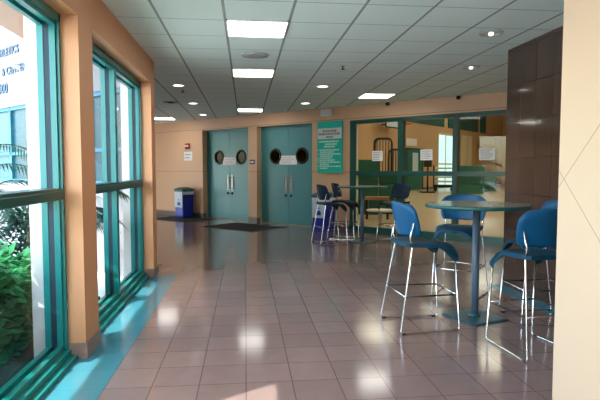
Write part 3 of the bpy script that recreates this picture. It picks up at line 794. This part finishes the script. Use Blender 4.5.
# green mats and boxes
def mat_stack(px, dep, w, d, layers, label, rz=-18, white=False):
    t = tag(empty('mat_stack', ray_at(px, dep), math.radians(rz)), label, 'mats', 'stacks of green padded mats in the gym')
    z = .002
    for i, (h, mm) in enumerate(layers):
        m = MB(); m.box(-w / 2 + .02 * (i % 2), w / 2 - .015 * (i % 3), -d / 2, d / 2, z, z + h, min(.03, h * .3)); m.build('mat', mm, t); z += h + .004
mat_stack(366.5, 15.9, .74, .7, [(.45, 'gym_panel'), (.35, 'gym_green2'), (.3, 'gym_green'), (.55, 'gym_green2')], 'tall pile of green padded mats behind the left glass pane', -12)
mat_stack(390, 16.0, .70, .7, [(.5, 'gym_green'), (.4, 'gym_green2'), (.3, 'gym_green')], 'lower pile of green mats in front of the dark racks', -12)
mat_stack(469.5, 29.5, 1.45, 1.3, [(.5, 'gym_green2'), (.3, 'gym_green'), (.35, 'gym_green'), (.40, 'gym_green2')], 'large pile of green mats at the far right, beside the mullion')
mat_stack(486.5, 32.5, .95, 1.2, [(.6, 'gym_green'), (.55, 'gym_green2')], 'shorter pile of green mats below the right paper notice')
# wooden bench
t = tag(empty('wooden_bench', ray_at(377.5, 14.2), -math.radians(16)), 'tan wooden bench below the green mats, seen past the far table', 'bench')
m = MB(); m.box(-.33, .33, -.16, .16, .53, .62, .01); m.build('bench_top', 'wood', t)
for s in (-1, 1):
    m = MB(); m.box(s * .28 - .03, s * .28 + .03, -.14, .14, 0.002, .53); m.build('leg', 'black', t)
# low round white table just behind the glass
t = tag(empty('low_table', ray_at(381, 12.0)), 'low round white table seen under the far stools through the glass', 'table')
m = MB(); m.lathe([(0, .395), (.32, .395), (.335, .405), (.335, .425), (.325, .435), (0, .435)], 40); m.build('tabletop', 'white', t)
m = MB(); m.lathe([(0, .002), (.18, .002), (.17, .02), (.03, .03), (.025, .395), (0, .395)], 24); m.build('pedestal', 'steel', t)
# cart with white folded tables before the daylit window
t = tag(empty('table_cart', ray_at(445.5, 32.2), -math.radians(22)), 'dark cart stacked with white folded tables under the bright gym window', 'cart')
m = MB(); m.box(-.75, .55, -.4, .4, .25, .40); m.box(-.75, -.68, -.4, .4, .4, 1.6); m.box(.48, .55, -.4, .4, .4, 1.6); m.build('cart_frame', 'black', t)
for i, z in enumerate((.55, .82, 1.12, 1.38)):
    m = MB(); m.box(-.62, .46, -.45, .42, z, z + .10, .02); m.build('folded_table', 'white', t)
for x in (-.6, .4):
    for y in (-.3, .3):
        m = MB(); m.lathe([(0, -.03), (.12, -.03), (.12, .03), (0, .03)], 14, (x, y, .123), Matrix.Rotation(PI / 2, 4, 'X')); m.build('wheel', 'black', t)
# stanchion on dark stand
t = tag(empty('exercise_stand', ray_at(427.5, 30)), 'dark upright stand under the middle paper notice in the gym', 'stand')
m = MB(); m.tube([(0, 0, .05), (0, 0, 2.1)], .05, 8); m.build('post', 'black', t)
m = MB(); m.box(-.35, .35, -.3, .3, .002, .08); m.build('base', 'black', t)
m = MB(); m.box(-.22, .22, -.08, .08, 1.5, 1.9, .02); m.build('crosspiece', 'black', t)
# gym lamps
k = 0
for s in (-12.5, -7.0, -1.5, 4.0):
    for d in (4, 11.5, 19, 26.5):
        m = MB(WALL); m.box(s - .7, s + .7, d - 1.2, d + 1.2, GZ - .06, GZ - .03); o = m.build('gym_light', 'lamp_gym')
        tag(o, 'lit rectangular lamp on the gym ceiling', 'ceiling light', 'gym ceiling lamps')
        m = MB(WALL); m.box(s - .75, s + .75, d - 1.25, d + 1.25, GZ - .03, GZ - .002); m.build('lamp_housing', 'white', o)

# ------------------------------------------------------------------ planting outside
def leaf(mb, p, d, n, L, w):
    d = d.normalized(); s = d.cross(n)
    if s.length < 1e-3: s = d.orthogonal()
    s.normalize(); up = s.cross(d)
    a = mb.v(p); tip = mb.v(p + d * L - up * L * .15)
    l = mb.v(p + d * L * .45 + s * w + up * w * .3); r = mb.v(p + d * L * .45 - s * w + up * w * .3); c = mb.v(p + d * L * .5)
    for q in ([a, l, c], [a, c, r], [l, tip, c], [c, tip, r]):
        f = mb.f(q); f.smooth = True
def hedge():
    rnd = random.Random(3); m = MB()
    for i in range(11000):
        y = rnd.uniform(1.6, 4.75); x = -1.72 - 1.1 * rnd.random() ** 1.3
        ht = .62 + .16 * math.sin(3.1 * y + x * 2) + .12 * math.sin(7.3 * y - 4 * x) + .16 * max(0, (-1.9 - x))
        z = ht * (rnd.random() ** .45)
        if i % 3 == 0: x = rnd.uniform(-1.9, -1.71); z = rnd.uniform(-.03, .62)
        dv = Vector((rnd.uniform(-1, 1), rnd.uniform(-1, 1), rnd.uniform(-.15, .9)))
        leaf(m, Vector((x, y, z)), dv, Vector((rnd.uniform(-.5, .5), rnd.uniform(-.5, .5), 1)), rnd.uniform(.10, .18), rnd.uniform(.026, .045))
    o = m.build('hedge', 'leaf'); return tag(o, 'leafy green hedge outside the near window', 'hedge')
hg = hedge()
rnd = random.Random(8); m = MB()
for i in range(60):
    y = rnd.uniform(1.7, 4.6); x = rnd.uniform(-2.6, -1.75)
    m.tube([(x, y, -.03), (x + rnd.uniform(-.05, .05), y + rnd.uniform(-.05, .05), .3), (x + rnd.uniform(-.1, .1), y + rnd.uniform(-.1, .1), .55)], .008, 5)
m.build('stem', 'stem', hg)
def palm(loc, label, nf, L, h, seed):
    rnd = random.Random(seed)
    t = tag(empty('palm', loc), label, 'palm')
    for k in range(3):
        m = MB(); a = 2 * PI * k / 3; m.tube([(.05 * math.cos(a), .05 * math.sin(a), 0), (.08 * math.cos(a), .08 * math.sin(a), h * .6), (.14 * math.cos(a), .14 * math.sin(a), h)], lambda u: .028 - .012 * u, 7); m.build('stem', 'stem', t)
    for k in range(nf):
        m = MB(); a = 2 * PI * k / nf + rnd.uniform(-.3, .3); el = rnd.uniform(.35, 1.25); l = L * rnd.uniform(.75, 1.1)
        pts = []
        z0 = h * rnd.uniform(.55, 1.0)
        for i in range(13):
            u = i / 12; r = l * u * math.cos(el * (1 - .3 * u)); z = z0 + l * (u * math.sin(el) - .75 * u * u)
            pts.append(Vector((r * math.cos(a), r * math.sin(a), z)))
        m.tube(pts, lambda u: .008 - .006 * u, 5)
        for i in range(2, 13):
            p = pts[i]; tn = (pts[i] - pts[i - 1]).normalized(); sd = tn.cross(Vector((0, 0, 1))).normalized()
            for s in (-1, 1):
                for q in (0, .5):
                    leaf(m, p - (pts[i] - pts[i - 1]) * q, tn * .7 + sd * s + Vector((0, 0, -.25)), Vector((0, 0, 1)), .30 * (1.1 - .6 * abs(i / 12 - .45)), .011)
        m.build('frond', 'palm', t)
palm((-2.85, 5.85, -.075), 'feathery palm outside the near window, against the blue glazing', 18, .98, 1.6, 2)
palm((-1.93, 6.22, -.075), 'feathery palm outside the farther window', 14, .62, 1.15, 5)
def bush(loc, label, seed, n=1200, rx=.36, h=1.05):
    rnd = random.Random(seed); t = tag(empty('shrub', loc), label, 'shrub'); m = MB()
    for i in range(n):
        a = rnd.uniform(0, 2 * PI); z = rnd.uniform(.1, 1) * h; rr = rx * (rnd.random() ** .5) * (1 - .5 * (z / h) ** 3)
        leaf(m, Vector((rr * math.cos(a), rr * math.sin(a), z)), Vector((math.cos(a), math.sin(a), rnd.uniform(-.3, .9))), Vector((0, 0, 1)), rnd.uniform(.12, .2), rnd.uniform(.015, .03))
    m.build('foliage', 'palm', t)
    m = MB(); m.tube([(0, 0, 0), (.02, .02, h * .5), (0, .04, h * .8)], .02, 6); m.build('stem', 'stem', t)
bush((-2.08, 5.15, -.075), 'dark leafy shrub outside beyond the hedge, beside the white pier', 4)

# ------------------------------------------------------------------ light, sky, camera
w = bpy.data.worlds.new('World'); bpy.context.scene.world = w; w.use_nodes = True
nt = w.node_tree; bg = nt.nodes['Background']
sky = nt.nodes.new('ShaderNodeTexSky'); sky.sky_type = 'NISHITA'; sky.sun_disc = False
sky.sun_elevation = math.radians(52); sky.sun_rotation = math.radians(240); sky.air_density = 1.0; sky.dust_density = 2.0
nt.links.new(sky.outputs[0], bg.inputs['Color']); bg.inputs['Strength'].default_value = 0.95
su = bpy.data.lights.new('sun', 'SUN'); su.energy = 6.0; su.angle = math.radians(.5); su.color = (1, .95, .86)
so = bpy.data.objects.new('sun', su); C.objects.link(so)
el = math.radians(51); hd = Vector((.86, .51, 0)).normalized()
dirv = Vector((hd.x * math.cos(el), hd.y * math.cos(el), -math.sin(el)))
so.rotation_euler = dirv.to_track_quat('-Z', 'Y').to_euler(); so.location = (-8, -4, 10)

cam = bpy.data.cameras.new('camera'); co = bpy.data.objects.new('camera', cam); C.objects.link(co)
cam.sensor_width = 36.0; cam.sensor_fit = 'HORIZONTAL'; cam.lens = 515.0 / 600 * 36; cam.clip_start = .05; cam.clip_end = 300
yaw = math.atan(54.5 / 515); pitch = math.atan(31 / 515)
co.location = (0, 0, 1.38); co.rotation_euler = (PI / 2 - pitch, 0, -yaw)
sc = bpy.context.scene; sc.camera = co
sc.view_settings.view_transform = 'Standard'; sc.view_settings.look = 'None'; sc.view_settings.gamma = 1.0
sc.view_settings.use_curve_mapping = False
sc.view_settings.exposure = 0.82
try:
    sc.cycles.use_denoising = True
    sc.cycles.max_bounces = 12; sc.cycles.transparent_max_bounces = 24; sc.cycles.diffuse_bounces = 6
    sc.cycles.sample_clamp_indirect = 8.0
except Exception: pass
